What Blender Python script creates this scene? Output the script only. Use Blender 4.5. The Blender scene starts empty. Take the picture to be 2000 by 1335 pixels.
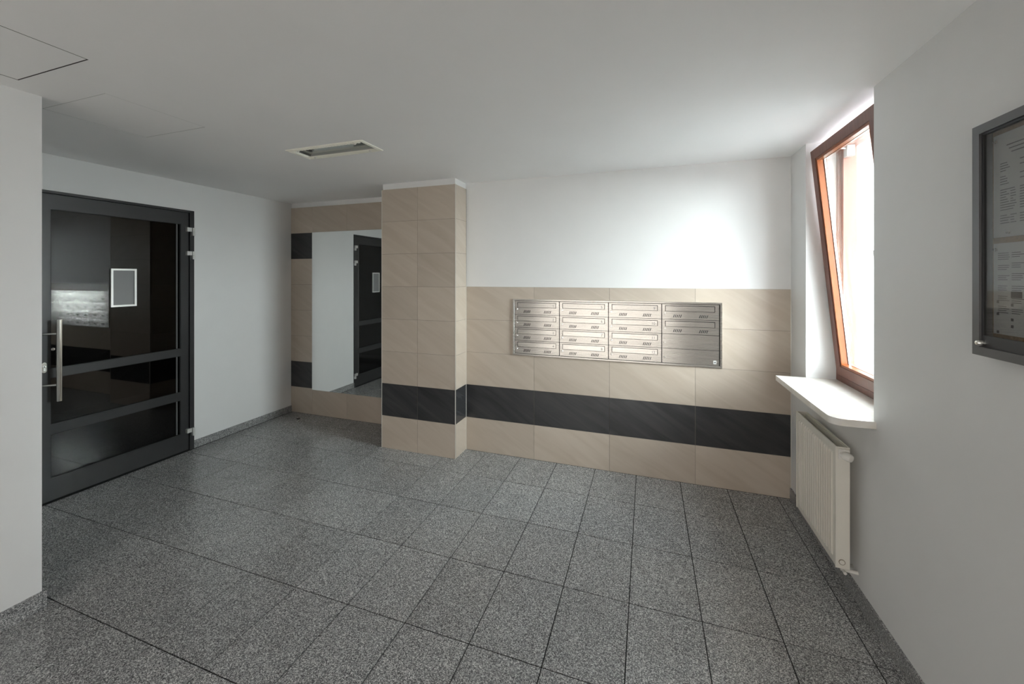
import bpy, bmesh, math, random
from mathutils import Vector, Matrix
random.seed(7)
scene = bpy.context.scene
COL = scene.collection

# ------------------------------------------------------------------ camera
cam_data = bpy.data.cameras.new('camera')
cam_data.sensor_fit = 'HORIZONTAL'
cam_data.sensor_width = 36.0
cam_data.lens = 776.224 / 2000.0 * 36.0
cam_data.shift_y = -127.0 / 2000.0
cam_data.clip_start = 0.02
cam = bpy.data.objects.new('camera', cam_data)
COL.objects.link(cam)
cam.location = (0, 0, 1.589)
cam.rotation_euler = (math.pi / 2, 0, 0.3285)
scene.camera = cam

# ------------------------------------------------------------------ daylight
world = bpy.data.worlds.new('overcast_sky')
scene.world = world
world.use_nodes = True
bg = world.node_tree.nodes['Background']
bg.inputs['Color'].default_value = (0.93, 0.965, 1.04, 1)
bg.inputs['Strength'].default_value = 12.0

# hazy sun, low and broad behind thin cloud, outside the window
sun_l = bpy.data.lights.new('hazy_sun', 'SUN')
sun_l.energy = 12.5
sun_l.angle = math.radians(70)
sun_l.color = (0.95, 0.98, 1.0)
sun = bpy.data.objects.new('hazy_sun', sun_l); COL.objects.link(sun)
sun.rotation_euler = Vector((1.0, -0.28, 0.20)).to_track_quat('Z', 'Y').to_euler()

def portal(name, loc, rot, sx, sy):
    l = bpy.data.lights.new(name, 'AREA')
    l.shape = 'RECTANGLE'; l.size = sx; l.size_y = sy
    l.cycles.is_portal = True
    o = bpy.data.objects.new(name, l); COL.objects.link(o)
    o.location = loc; o.rotation_euler = rot
    return o
portal('daylight_portal_window', (1.42, 2.65, 1.70), (0, math.pi / 2, 0), 1.62, 0.90)
portal('daylight_portal_entrance', (-0.95, -3.22, 1.15), (math.pi / 2, 0, 0), 3.3, 2.35)

vs = scene.view_settings
vs.view_transform = 'Standard'
vs.look = 'None'
vs.gamma = 1.0
vs.use_curve_mapping = False
vs.exposure = 0.92
scene.cycles.max_bounces = 14
scene.cycles.diffuse_bounces = 8
scene.cycles.glossy_bounces = 6
scene.cycles.transparent_max_bounces = 12

# ------------------------------------------------------------------ materials
def nmat(name):
    m = bpy.data.materials.new(name); m.use_nodes = True
    nt = m.node_tree
    return m, nt, nt.nodes['Principled BSDF']

def N(nt, kind, **kw):
    n = nt.nodes.new(kind)
    for k, v in kw.items(): setattr(n, k, v)
    return n

def plain(name, col, rough=0.5, metal=0.0, spec=0.5, vary=0.03, scale=6.0, bump=0.0, bscale=80.0, coat=0.0):
    m, nt, b = nmat(name)
    tc = N(nt, 'ShaderNodeTexCoord')
    no = N(nt, 'ShaderNodeTexNoise'); no.inputs['Scale'].default_value = scale
    no.inputs['Detail'].default_value = 4
    nt.links.new(tc.outputs['Object'], no.inputs['Vector'])
    r = N(nt, 'ShaderNodeValToRGB')
    r.color_ramp.elements[0].position = 0.3; r.color_ramp.elements[1].position = 0.7
    r.color_ramp.elements[0].color = tuple(c * (1 - vary) for c in col) + (1,)
    r.color_ramp.elements[1].color = tuple(min(1, c * (1 + vary)) for c in col) + (1,)
    nt.links.new(no.outputs['Fac'], r.inputs['Fac'])
    nt.links.new(r.outputs['Color'], b.inputs['Base Color'])
    b.inputs['Roughness'].default_value = rough
    b.inputs['Metallic'].default_value = metal
    b.inputs['Specular IOR Level'].default_value = spec
    b.inputs['Coat Weight'].default_value = coat
    if bump > 0:
        n2 = N(nt, 'ShaderNodeTexNoise'); n2.inputs['Scale'].default_value = bscale
        nt.links.new(tc.outputs['Object'], n2.inputs['Vector'])
        bp = N(nt, 'ShaderNodeBump'); bp.inputs['Strength'].default_value = bump
        bp.inputs['Distance'].default_value = 0.002
        nt.links.new(n2.outputs['Fac'], bp.inputs['Height'])
        nt.links.new(bp.outputs['Normal'], b.inputs['Normal'])
    return m

def tile_mat(name, ca, cb, rough, var=0.05):
    """stone-look ceramic with soft diagonal veins; each tile takes its own offset"""
    m, nt, b = nmat(name)
    tc = N(nt, 'ShaderNodeTexCoord'); oi = N(nt, 'ShaderNodeObjectInfo')
    sep = N(nt, 'ShaderNodeSeparateXYZ'); nt.links.new(tc.outputs['Object'], sep.inputs[0])
    ad = N(nt, 'ShaderNodeMath', operation='ADD')
    nt.links.new(sep.outputs['X'], ad.inputs[0]); nt.links.new(sep.outputs['Y'], ad.inputs[1])
    cmb = N(nt, 'ShaderNodeCombineXYZ')
    nt.links.new(ad.outputs[0], cmb.inputs['X']); nt.links.new(sep.outputs['Z'], cmb.inputs['Y'])
    mu = N(nt, 'ShaderNodeMath', operation='MULTIPLY'); mu.inputs[1].default_value = 37.0
    nt.links.new(oi.outputs['Random'], mu.inputs[0]); nt.links.new(mu.outputs[0], cmb.inputs['Z'])
    mp = N(nt, 'ShaderNodeVectorRotate', rotation_type='Z_AXIS'); mp.inputs['Angle'].default_value = math.radians(30)
    nt.links.new(cmb.outputs[0], mp.inputs['Vector'])
    sc = N(nt, 'ShaderNodeVectorMath', operation='MULTIPLY'); sc.inputs[1].default_value = (1.6, 13.0, 1.0)
    nt.links.new(mp.outputs[0], sc.inputs[0])
    no = N(nt, 'ShaderNodeTexNoise'); no.inputs['Scale'].default_value = 1.0
    no.inputs['Detail'].default_value = 5; no.inputs['Roughness'].default_value = 0.55
    no.inputs['Distortion'].default_value = 0.7
    nt.links.new(sc.outputs[0], no.inputs['Vector'])
    r = N(nt, 'ShaderNodeValToRGB')
    r.color_ramp.elements[0].position = 0.30; r.color_ramp.elements[1].position = 0.68
    r.color_ramp.elements[0].color = ca + (1,); r.color_ramp.elements[1].color = cb + (1,)
    nt.links.new(no.outputs['Fac'], r.inputs['Fac'])
    hs = N(nt, 'ShaderNodeHueSaturation')
    mr = N(nt, 'ShaderNodeMapRange'); mr.inputs['To Min'].default_value = 1 - var; mr.inputs['To Max'].default_value = 1 + var
    nt.links.new(oi.outputs['Random'], mr.inputs['Value']); nt.links.new(mr.outputs[0], hs.inputs['Value'])
    nt.links.new(r.outputs['Color'], hs.inputs['Color'])
    nt.links.new(hs.outputs['Color'], b.inputs['Base Color'])
    b.inputs['Roughness'].default_value = rough
    return m

def granite_mat(name, gain=1.0, rough=0.2):
    m, nt, b = nmat(name)
    tc = N(nt, 'ShaderNodeTexCoord'); oi = N(nt, 'ShaderNodeObjectInfo')
    mu = N(nt, 'ShaderNodeMath', operation='MULTIPLY'); mu.inputs[1].default_value = 19.0
    nt.links.new(oi.outputs['Random'], mu.inputs[0])
    ad = N(nt, 'ShaderNodeVectorMath', operation='ADD')
    nt.links.new(tc.outputs['Object'], ad.inputs[0]); nt.links.new(mu.outputs[0], ad.inputs[1])
    vo = N(nt, 'ShaderNodeTexVoronoi'); vo.inputs['Scale'].default_value = 330.0
    nt.links.new(ad.outputs[0], vo.inputs['Vector'])
    bw = N(nt, 'ShaderNodeSeparateColor'); nt.links.new(vo.outputs['Color'], bw.inputs[0])
    no = N(nt, 'ShaderNodeTexNoise'); no.inputs['Scale'].default_value = 150.0; no.inputs['Detail'].default_value = 3
    nt.links.new(ad.outputs[0], no.inputs['Vector'])
    mx = N(nt, 'ShaderNodeMix'); mx.inputs['Factor'].default_value = 0.45
    nt.links.new(bw.outputs[0], mx.inputs['A']); nt.links.new(no.outputs['Fac'], mx.inputs['B'])
    r = N(nt, 'ShaderNodeValToRGB'); e = r.color_ramp.elements
    g = gain
    e[0].position = 0.18; e[0].color = (0.020 * g, 0.020 * g, 0.021 * g, 1)
    e[1].position = 0.80; e[1].color = (0.30 * g, 0.30 * g, 0.295 * g, 1)
    k = e.new(0.42); k.color = (0.075 * g, 0.075 * g, 0.077 * g, 1)
    k = e.new(0.60); k.color = (0.145 * g, 0.145 * g, 0.145 * g, 1)
    nt.links.new(mx.outputs['Result'], r.inputs['Fac'])
    # slow cloudy change and a slight tone of each slab
    n2 = N(nt, 'ShaderNodeTexNoise'); n2.inputs['Scale'].default_value = 9.0; n2.inputs['Detail'].default_value = 3
    nt.links.new(ad.outputs[0], n2.inputs['Vector'])
    m1 = N(nt, 'ShaderNodeMapRange'); m1.inputs['To Min'].default_value = 0.85; m1.inputs['To Max'].default_value = 1.15
    nt.links.new(n2.outputs['Fac'], m1.inputs['Value'])
    m2 = N(nt, 'ShaderNodeMapRange'); m2.inputs['To Min'].default_value = 0.92; m2.inputs['To Max'].default_value = 1.08
    nt.links.new(oi.outputs['Random'], m2.inputs['Value'])
    m3 = N(nt, 'ShaderNodeMath', operation='MULTIPLY'); nt.links.new(m1.outputs[0], m3.inputs[0]); nt.links.new(m2.outputs[0], m3.inputs[1])
    hs = N(nt, 'ShaderNodeHueSaturation'); nt.links.new(m3.outputs[0], hs.inputs['Value'])
    nt.links.new(r.outputs['Color'], hs.inputs['Color'])
    nt.links.new(hs.outputs['Color'], b.inputs['Base Color'])
    b.inputs['Roughness'].default_value = rough
    return m

def glass_mat(name, tint=(0.96, 0.98, 0.97), ior=1.5, gain=1.0):
    """thin pane: clear transmission plus a fresnel mirror reflection"""
    m = bpy.data.materials.new(name); m.use_nodes = True
    nt = m.node_tree; nt.nodes.clear()
    out = N(nt, 'ShaderNodeOutputMaterial')
    tr = N(nt, 'ShaderNodeBsdfTransparent'); tr.inputs['Color'].default_value = tint + (1,)
    gl = N(nt, 'ShaderNodeBsdfGlossy'); gl.inputs['Roughness'].default_value = 0.0
    gl.inputs['Color'].default_value = (1, 1, 1, 1)
    ge = N(nt, 'ShaderNodeNewGeometry')
    dt = N(nt, 'ShaderNodeVectorMath', operation='DOT_PRODUCT')
    nt.links.new(ge.outputs['Incoming'], dt.inputs[0]); nt.links.new(ge.outputs['Normal'], dt.inputs[1])
    ab = N(nt, 'ShaderNodeMath', operation='ABSOLUTE'); nt.links.new(dt.outputs['Value'], ab.inputs[0])
    su = N(nt, 'ShaderNodeMath', operation='SUBTRACT', use_clamp=True); su.inputs[0].default_value = 1.0; nt.links.new(ab.outputs[0], su.inputs[1])
    po = N(nt, 'ShaderNodeMath', operation='POWER'); po.inputs[1].default_value = 5.0; nt.links.new(su.outputs[0], po.inputs[0])
    mu = N(nt, 'ShaderNodeMapRange'); f0 = ((ior - 1) / (ior + 1)) ** 2 * gain
    mu.inputs['To Min'].default_value = f0; mu.inputs['To Max'].default_value = 0.9
    nt.links.new(po.outputs[0], mu.inputs['Value'])
    mx = N(nt, 'ShaderNodeMixShader')
    nt.links.new(mu.outputs[0], mx.inputs[0]); nt.links.new(tr.outputs[0], mx.inputs[1]); nt.links.new(gl.outputs[0], mx.inputs[2])
    nt.links.new(mx.outputs[0], out.inputs['Surface'])
    return m

def steel_mat(name, col=(0.62, 0.60, 0.57), rough=0.28, axis='X', streak=0.08):
    m, nt, b = nmat(name)
    tc = N(nt, 'ShaderNodeTexCoord')
    sc = N(nt, 'ShaderNodeVectorMath', operation='MULTIPLY')
    sc.inputs[1].default_value = (3, 900, 900) if axis == 'X' else (900, 900, 3)
    nt.links.new(tc.outputs['Object'], sc.inputs[0])
    no = N(nt, 'ShaderNodeTexNoise'); no.inputs['Scale'].default_value = 1.0
    nt.links.new(sc.outputs[0], no.inputs['Vector'])
    mr = N(nt, 'ShaderNodeMapRange'); mr.inputs['To Min'].default_value = rough - streak; mr.inputs['To Max'].default_value = rough + streak
    nt.links.new(no.outputs['Fac'], mr.inputs['Value']); nt.links.new(mr.outputs[0], b.inputs['Roughness'])
    b.inputs['Base Color'].default_value = col + (1,)
    b.inputs['Metallic'].default_value = 1.0
    # brushed: the lobe is wide across the brush lines and narrow along them
    b.inputs['Anisotropic'].default_value = 0.85
    tg = N(nt, 'ShaderNodeCombineXYZ')
    tg.inputs[2 if axis == 'X' else 0].default_value = 1.0
    nt.links.new(tg.outputs[0], b.inputs['Tangent'])
    return m

def wood_mat(name, ca, cb, rough=0.3):
    m, nt, b = nmat(name)
    tc = N(nt, 'ShaderNodeTexCoord')
    sc = N(nt, 'ShaderNodeVectorMath', operation='MULTIPLY'); sc.inputs[1].default_value = (60, 60, 4)
    nt.links.new(tc.outputs['Object'], sc.inputs[0])
    no = N(nt, 'ShaderNodeTexNoise'); no.inputs['Scale'].default_value = 1.0; no.inputs['Detail'].default_value = 5
    nt.links.new(sc.outputs[0], no.inputs['Vector'])
    r = N(nt, 'ShaderNodeValToRGB')
    r.color_ramp.elements[0].position = 0.3; r.color_ramp.elements[1].position = 0.7
    r.color_ramp.elements[0].color = ca + (1,); r.color_ramp.elements[1].color = cb + (1,)
    nt.links.new(no.outputs['Fac'], r.inputs['Fac']); nt.links.new(r.outputs['Color'], b.inputs['Base Color'])
    b.inputs['Roughness'].default_value = rough
    return m

M = {}
M['paint'] = plain('white_wall_paint', (0.755, 0.755, 0.752), 0.55, vary=0.01, bump=0.05, bscale=220)
M['ceiling'] = plain('white_ceiling_paint', (0.92, 0.92, 0.92), 0.7, vary=0.012, scale=2)
M['beige'] = tile_mat('beige_stone_tile', (0.45, 0.38, 0.31), (0.515, 0.445, 0.375), 0.34)
M['dark_tile'] = tile_mat('dark_stone_tile', (0.026, 0.026, 0.028), (0.050, 0.050, 0.052), 0.24)
M['grout'] = plain('tile_grout', (0.20, 0.175, 0.15), 0.9)
M['floor_grout'] = plain('floor_grout', (0.010, 0.010, 0.010), 0.95)
M['granite'] = granite_mat('grey_granite', 2.3, 0.22)
M['skirting'] = granite_mat('granite_skirting', 2.2, 0.4)
M['trim'] = plain('aluminium_edge_trim', (0.70, 0.68, 0.63), 0.35, metal=0.4)
M['anthracite'] = plain('anthracite_powder_coat', (0.029, 0.029, 0.030), 0.38, vary=0.05)
M['gasket'] = plain('black_rubber_and_joint_shade', (0.008, 0.008, 0.008), 0.6)
M['smoked'] = glass_mat('smoked_glass', (0.36, 0.36, 0.36), 1.5, 1.2)
M['clear'] = glass_mat('clear_glass', (0.95, 0.97, 0.96), 1.5, 1.0)
M['board_glass'] = glass_mat('dim_board_glass', (0.78, 0.78, 0.77), 1.5, 1.0)
M['entrance_glass'] = glass_mat('entrance_glass', (0.43, 0.41, 0.38), 1.5, 1.0)
M['mirror'] = plain('mirror_silver', (0.86, 0.87, 0.86), 0.01, metal=1.0, vary=0.0)
M['mirror_edge'] = plain('mirror_ground_edge', (0.25, 0.30, 0.28), 0.2)
M['steel'] = steel_mat('brushed_steel')
M['steel_v'] = steel_mat('brushed_steel_upright', (0.66, 0.64, 0.60), 0.25, 'Z')
M['chrome'] = plain('satin_chrome', (0.72, 0.71, 0.68), 0.22, metal=1.0, vary=0.02)
M['hinge'] = plain('satin_aluminium', (0.72, 0.72, 0.70), 0.35, metal=0.5, vary=0.02)
M['slot'] = plain('shadow_gap_black', (0.012, 0.012, 0.012), 0.8)
M['ink'] = plain('black_ink', (0.05, 0.05, 0.05), 0.7)
M['ink_grey'] = plain('grey_ink', (0.14, 0.14, 0.15), 0.7)
M['paper'] = plain('white_paper', (0.74, 0.75, 0.77), 0.75, vary=0.01)
M['grey_sheet'] = plain('grey_sheet', (0.20, 0.20, 0.205), 0.35, vary=0.02)
M['cork'] = plain('brown_cork', (0.36, 0.24, 0.13), 0.9, vary=0.25, scale=160)
M['board_alu'] = plain('dull_anodised_aluminium', (0.15, 0.15, 0.155), 0.42, metal=0.6)
M['board_dark'] = plain('dark_door_rail', (0.055, 0.056, 0.06), 0.4, metal=0.3)
M['wood'] = wood_mat('reddish_brown_window_varnish', (0.13, 0.042, 0.026), (0.19, 0.068, 0.042), 0.3)
M['bead'] = wood_mat('lit_varnish_bead', (0.21, 0.050, 0.009), (0.27, 0.075, 0.014), 0.3)  # same window varnish as it looks when lit; the light is in this orange
M['frame_wood'] = wood_mat('pinkish_brown_frame', (0.24, 0.085, 0.055), (0.31, 0.125, 0.085), 0.35)
M['radiator'] = plain('cream_radiator_enamel', (0.74, 0.71, 0.64), 0.35, vary=0.01)
M['plastic'] = plain('white_plastic', (0.74, 0.72, 0.68), 0.4, vary=0.01)
M['lamp_frame'] = plain('cream_lamp_frame', (0.90, 0.89, 0.80), 0.3, vary=0.02)
M['reflector'] = plain('lamp_reflector', (0.42, 0.42, 0.40), 0.4, metal=0.3, vary=0.03)
M['reflector_end'] = plain('lamp_end_plate', (0.13, 0.13, 0.13), 0.4, metal=0.5)
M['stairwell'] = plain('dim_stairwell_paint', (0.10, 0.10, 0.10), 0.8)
M['outside_wall'] = plain('white_exterior_render', (0.78, 0.78, 0.76), 0.8)
M['ground'] = plain('outdoor_paving', (0.16, 0.16, 0.16), 0.9, vary=0.15, scale=1.5)

def marble_mat():
    m, nt, b = nmat('cream_marble')
    tc = N(nt, 'ShaderNodeTexCoord')
    no = N(nt, 'ShaderNodeTexNoise'); no.inputs['Scale'].default_value = 7.0; no.inputs['Detail'].default_value = 7
    no.inputs['Distortion'].default_value = 1.2
    nt.links.new(tc.outputs['Object'], no.inputs['Vector'])
    r = N(nt, 'ShaderNodeValToRGB'); e = r.color_ramp.elements
    e[0].position = 0.3; e[0].color = (0.72, 0.68, 0.61, 1)
    e[1].position = 0.7; e[1].color = (0.82, 0.80, 0.77, 1)
    nt.links.new(no.outputs['Fac'], r.inputs['Fac']); nt.links.new(r.outputs['Color'], b.inputs['Base Color'])
    b.inputs['Roughness'].default_value = 0.12
    return m
M['marble'] = marble_mat()

# ------------------------------------------------------------------ mesh helpers
def bx(bm, x0, x1, y0, y1, z0, z1):
    v = [bm.verts.new((x, y, z)) for x in (x0, x1) for y in (y0, y1) for z in (z0, z1)]
    for f in ((0, 1, 3, 2), (4, 6, 7, 5), (0, 4, 5, 1), (2, 3, 7, 6), (0, 2, 6, 4), (1, 5, 7, 3)):
        bm.faces.new([v[i] for i in f])
    return v

def cyl(bm, a, b, r, seg=16, r2=None):
    a, b = Vector(a), Vector(b); d = (b - a)
    if r2 is None: r2 = r
    q = d.to_track_quat('Z', 'Y').to_matrix()
    A, B = [], []
    for i in range(seg):
        t = 2 * math.pi * i / seg
        o = q @ Vector((math.cos(t), math.sin(t), 0))
        A.append(bm.verts.new(a + o * r)); B.append(bm.verts.new(b + o * r2))
    for i in range(seg):
        j = (i + 1) % seg
        bm.faces.new((A[i], A[j], B[j], B[i]))
    bm.faces.new(list(reversed(A))); bm.faces.new(B)

def lathe(bm, prof, origin, axis, seg=20):
    """prof: list of (radius, height along axis)"""
    q = Vector(axis).to_track_quat('Z', 'Y').to_matrix(); o = Vector(origin)
    rings = []
    for r, h in prof:
        rings.append([bm.verts.new(o + q @ Vector((r * math.cos(2 * math.pi * i / seg), r * math.sin(2 * math.pi * i / seg), h))) for i in range(seg)])
    for k in range(len(rings) - 1):
        for i in range(seg):
            j = (i + 1) % seg
            bm.faces.new((rings[k][i], rings[k][j], rings[k + 1][j], rings[k + 1][i]))
    bm.faces.new(list(reversed(rings[0]))); bm.faces.new(rings[-1])

def prism(bm, pts, ext, to3):
    """polygon pts (u,v) extruded from w0 to w1; to3 maps (u,v,w) to xyz"""
    w0, w1 = ext
    A = [bm.verts.new(to3(u, v, w0)) for u, v in pts]; B = [bm.verts.new(to3(u, v, w1)) for u, v in pts]
    n = len(pts)
    for i in range(n):
        j = (i + 1) % n
        bm.faces.new((A[i], A[j], B[j], B[i]))
    bm.faces.new(list(reversed(A))); bm.faces.new(B)

def grid(bm, us, vs_, holes, w0, w1, to3, blind=False):
    """slab on a grid of u,v breaks; cells in holes are left out (through, or from the w0 side only when blind)"""
    us = sorted(set(us)); vs_ = sorted(set(vs_))
    cache = {}
    def V(i, j, w):
        k = (i, j, w)
        if k not in cache: cache[k] = bm.verts.new(to3(us[i], vs_[j], w))
        return cache[k]
    nu, nv = len(us) - 1, len(vs_) - 1
    def solid(i, j):
        if i < 0 or j < 0 or i >= nu or j >= nv: return False
        uc, vc = (us[i] + us[i + 1]) / 2, (vs_[j] + vs_[j + 1]) / 2
        return not any(a < uc < b and c < vc < d for a, b, c, d in holes)
    for i in range(nu):
        for j in range(nv):
            s = solid(i, j)
            if s: bm.faces.new((V(i, j, w0), V(i, j + 1, w0), V(i + 1, j + 1, w0), V(i + 1, j, w0)))
            if s or blind: bm.faces.new((V(i, j, w1), V(i + 1, j, w1), V(i + 1, j + 1, w1), V(i, j + 1, w1)))
            for di, dj, e in ((-1, 0, ((i, j), (i, j + 1))), (1, 0, ((i + 1, j + 1), (i + 1, j))), (0, -1, ((i + 1, j), (i, j))), (0, 1, ((i, j + 1), (i + 1, j + 1)))):
                inside = 0 <= i + di < nu and 0 <= j + dj < nv
                if (s and not solid(i + di, j + dj)) or (blind and not s and not inside):
                    (p, q) = e
                    bm.faces.new((V(*p, w0), V(*p, w1), V(*q, w1), V(*q, w0)))

def obj(name, bm, mat, parent=None, bevel=0.0, smooth=False, seg=2, origin=None):
    if bevel > 0:
        es = [e for e in bm.edges if len(e.link_faces) == 2 and e.calc_face_angle(0) > 0.6]
        bmesh.ops.bevel(bm, geom=es, offset=bevel, segments=seg, affect='EDGES', profile=0.5)
    bmesh.ops.recalc_face_normals(bm, faces=bm.faces)
    if origin is not None: bmesh.ops.translate(bm, verts=bm.verts, vec=-Vector(origin))
    me = bpy.data.meshes.new(name); bm.to_mesh(me); bm.free()
    me.materials.append(M[mat] if isinstance(mat, str) else mat)
    if smooth:
        for p in me.polygons: p.use_smooth = True
        try: me.set_sharp_from_angle(angle=math.radians(35))
        except Exception: pass
    o = bpy.data.objects.new(name, me); COL.objects.link(o)
    if origin is not None: o.location = origin
    if parent is not None:
        o.parent = parent
        if origin is not None: o.location = Vector(origin) - wloc(parent)
        else: o.location = -wloc(parent)
    return o

def wloc(o):
    p = Vector(o.location)
    while o.parent is not None:
        o = o.parent; p = p + Vector(o.location)
    return p

def B(): return bmesh.new()
def box_obj(name, dims, mat, parent=None, bevel=0.0, origin=None):
    bm = B(); bx(bm, *dims)
    return obj(name, bm, mat, parent, bevel, origin=origin)

def empty(name, loc):
    o = bpy.data.objects.new(name, None); COL.objects.link(o); o.location = loc; o.empty_display_size = 0.05
    return o
def tag(o, label, cat, group=None):
    o['label'] = label; o['category'] = cat
    if group: o['group'] = group
    return o
def struct(o, label, cat):
    o['kind'] = 'structure'; o['label'] = label; o['category'] = cat
    return o
XZ = lambda y: None

H = 2.4535            # ceiling height
XL, XF, XR = -3.990, -2.752, 0.975   # door wall, wall beside the passage, window wall
YB, YN, YC, YF = 3.337, 3.606, 3.122, 1.078  # mailbox wall, mirror niche, column front, end of the passage wall
YE = -3.05            # entrance wall behind the viewer
CX0, CX1 = -2.350, -1.585
TT = 0.008            # tile thickness

# ------------------------------------------------------------------ floor
fl = struct(box_obj('floor', (-4.25, 1.40, YE - 0.2, 3.80, -0.20, -0.0035), 'floor_grout'),
            'polished grey speckled granite floor laid in rectangular slabs', 'floor')
GX0, GA, GY0, GB, GAP = -0.7326, 0.3238, 1.5702, 0.4474, 0.005
tile_mesh = {}
def slab(x0, x1, y0, y1):
    w, d = round(x1 - x0, 4), round(y1 - y0, 4)
    if (w, d) not in tile_mesh:
        bm = B(); bx(bm, -w / 2, w / 2, -d / 2, d / 2, -0.004, 0.0)
        bmesh.ops.recalc_face_normals(bm, faces=bm.faces)
        me = bpy.data.meshes.new('floor_tile'); bm.to_mesh(me); bm.free(); me.materials.append(M['granite'])
        tile_mesh[(w, d)] = me
    o = bpy.data.objects.new('floor_tile', tile_mesh[(w, d)]); COL.objects.link(o)
    o.parent = fl; o.location = ((x0 + x1) / 2, (y0 + y1) / 2, 0)
for j in range(-4, 5):
    for i in range(-11, 6):
        x0, x1 = GX0 + GA * i, GX0 + GA * (i + 1)
        y0, y1 = GY0 + GB * j, GY0 + GB * (j + 1)
        xl = XL if y0 > YF else XF
        g = GAP / 2
        if y0 < YF < y1 and x0 < XF:            # narrow cut pieces along the end of the passage wall
            xa, xb = max(x0, XL), min(x1, XF)
            if xb - xa > 0.02: slab(xa + g, xb - (0 if xb == XF else g), YF, y1 - g)
        x0c, x1c = max(x0, xl), min(x1, XR)
        yb = YN if x0 < CX0 else YB
        y1c = min(y1, yb)
        if x1c - x0c < 0.02 or y1c - y0 < 0.03: continue
        slab(x0c + g, x1c - g, y0 + g, y1c - g)
rear = box_obj('floor_tile', (XF, XR, YE, GY0 - 4 * GB - 0.002, -0.004, 0.0), 'granite', fl)

# ------------------------------------------------------------------ ceiling with hatches and lamp pocket
LX0, LX1, LY0, LY1 = -2.338, -1.704, 2.064, 2.281
HA = (-2.620, -2.107, 0.440, 0.955)
HB = (-2.945, -2.420, 1.154, 1.602)
bm = B()
holes = [(LX0 + 0.012, LX1 - 0.012, LY0 + 0.012, LY1 - 0.012), HA, HB]
us = [-4.25, 1.40] + [v for h in holes for v in h[:2]]
vv = [YE - 0.2, 3.80] + [v for h in holes for v in h[2:]]
grid(bm, us, vv, holes, H, H + 0.16, lambda u, v, w: (u, v, w), blind=True)
struct(obj('ceiling', bm, 'ceiling'), 'flat white painted ceiling', 'ceiling')
def hatch(h, gap, label, shade=None):
    bm = B(); bx(bm, h[0] + gap, h[1] - gap, h[2] + gap, h[3] - gap, H + 0.0006, H + 0.014)
    t = empty('ceiling_hatch', ((h[0] + h[1]) / 2, (h[2] + h[3]) / 2, H))
    tag(t, label, 'hatch', 'access hatches in the ceiling')
    obj('hatch_panel', bm, 'ceiling', t)
    if shade:
        bm = B(); grid(bm, [h[0], h[0] + gap, h[1] - gap, h[1]], [h[2], h[2] + gap, h[3] - gap, h[3]], [(h[0] + gap, h[1] - gap, h[2] + gap, h[3] - gap)], H + 0.0004, H + 0.012, lambda u, v, w: (u, v, w))
        obj('joint_shade', bm, shade, t)  # strip filling the open joint, with the shade of the gap as its colour
    bm = B()
    c = 0.02
    grid(bm, [h[0] - 0.002, h[0] + c, h[1] - c, h[1] + 0.002], [h[2] - 0.002, h[2] + c, h[3] - c, h[3] + 0.002], [(h[0] + c, h[1] - c, h[2] + c, h[3] - c)], H + 0.015, H + 0.03, lambda u, v, w: (u, v, w))
    obj('hatch_frame', bm, 'ceiling', t)
hatch(HA, 0.005, 'white ceiling hatch with a dark open joint, off the corner of the passage wall', 'gasket')  # gasket black serves here as painted shade in the joint
hatch(HB, 0.0025, 'white ceiling hatch with barely visible joints, between door and corner of passage wall', plain('grey_joint_shade', (0.42, 0.42, 0.42), 0.8))  # faint shade of the joint painted as a grey strip

# ------------------------------------------------------------------ walls
# mailbox wall
wb = struct(box_obj('wall_back', (CX1 - 0.02, XR + 0.02, YB + TT, YB + 0.30, 0, H), 'paint'),
            'white wall with beige and dark tiled lower half behind the mailboxes', 'wall')
# niche wall with the mirror
wn = struct(box_obj('wall_niche', (XL - 0.02, CX0 + 0.02, YN + TT, YN + 0.10, 0, H), 'paint'),
            'tiled niche wall behind the tall mirror', 'wall')
# column
wc = struct(box_obj('wall_column', (CX0 + TT, CX1 - TT, YC + TT, YN + 0.05, 0, H), 'paint'),
            'square column clad in beige tiles with one dark band', 'column')
# door wall
DY0, DY1, DZ = 1.470, 2.539, 2.198
bm = B()
grid(bm, [YF - 0.2, DY0, DY1, YN + 0.10], [0, DZ, H], [(DY0, DY1, -1, DZ)], XL, XL - 0.16, lambda u, v, w: (w, u, v))
struct(obj('wall_left', bm, 'paint'), 'plain white wall holding the dark glazed door', 'wall')
# passage wall
struct(box_obj('wall_passage', (XL - 0.16, XF, YE, YF, 0, H), 'paint'), 'white wall end beside the door recess, with granite skirting', 'wall')
# window wall
WY0, WY1, WZ0 = 2.243, 3.063, 0.905
XO = 1.36
bm = B()
grid(bm, [YE - 0.2, WY0, WY1, YB + 0.30], [0, WZ0, H], [(WY0, WY1, WZ0, H)], XR, XO, lambda u, v, w: (w, u, v))
struct(obj('wall_right', bm, 'paint'), 'plain white wall with deep window opening, radiator and notice board', 'wall')
# entrance wall
EX0, EX1, EZ = -2.62, 0.60, 2.36
bm = B()
grid(bm, [XF - 0.02, EX0, EX1, XR + 0.02], [0, EZ, H], [(EX0, EX1, -1, EZ)], YE, YE - 0.16, lambda u, v, w: (u, w, v))
struct(obj('wall_entrance', bm, 'paint'), 'white wall around the glazed entrance', 'wall')
# stairwell beyond the door
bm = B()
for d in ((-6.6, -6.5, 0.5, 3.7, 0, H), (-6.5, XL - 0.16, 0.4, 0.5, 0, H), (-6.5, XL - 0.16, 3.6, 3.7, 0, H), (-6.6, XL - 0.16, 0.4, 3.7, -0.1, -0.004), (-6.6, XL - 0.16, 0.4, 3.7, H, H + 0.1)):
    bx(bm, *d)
struct(obj('wall_stairwell', bm, 'stairwell'), 'dark unlit stairwell behind the smoked door glass', 'wall')
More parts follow.
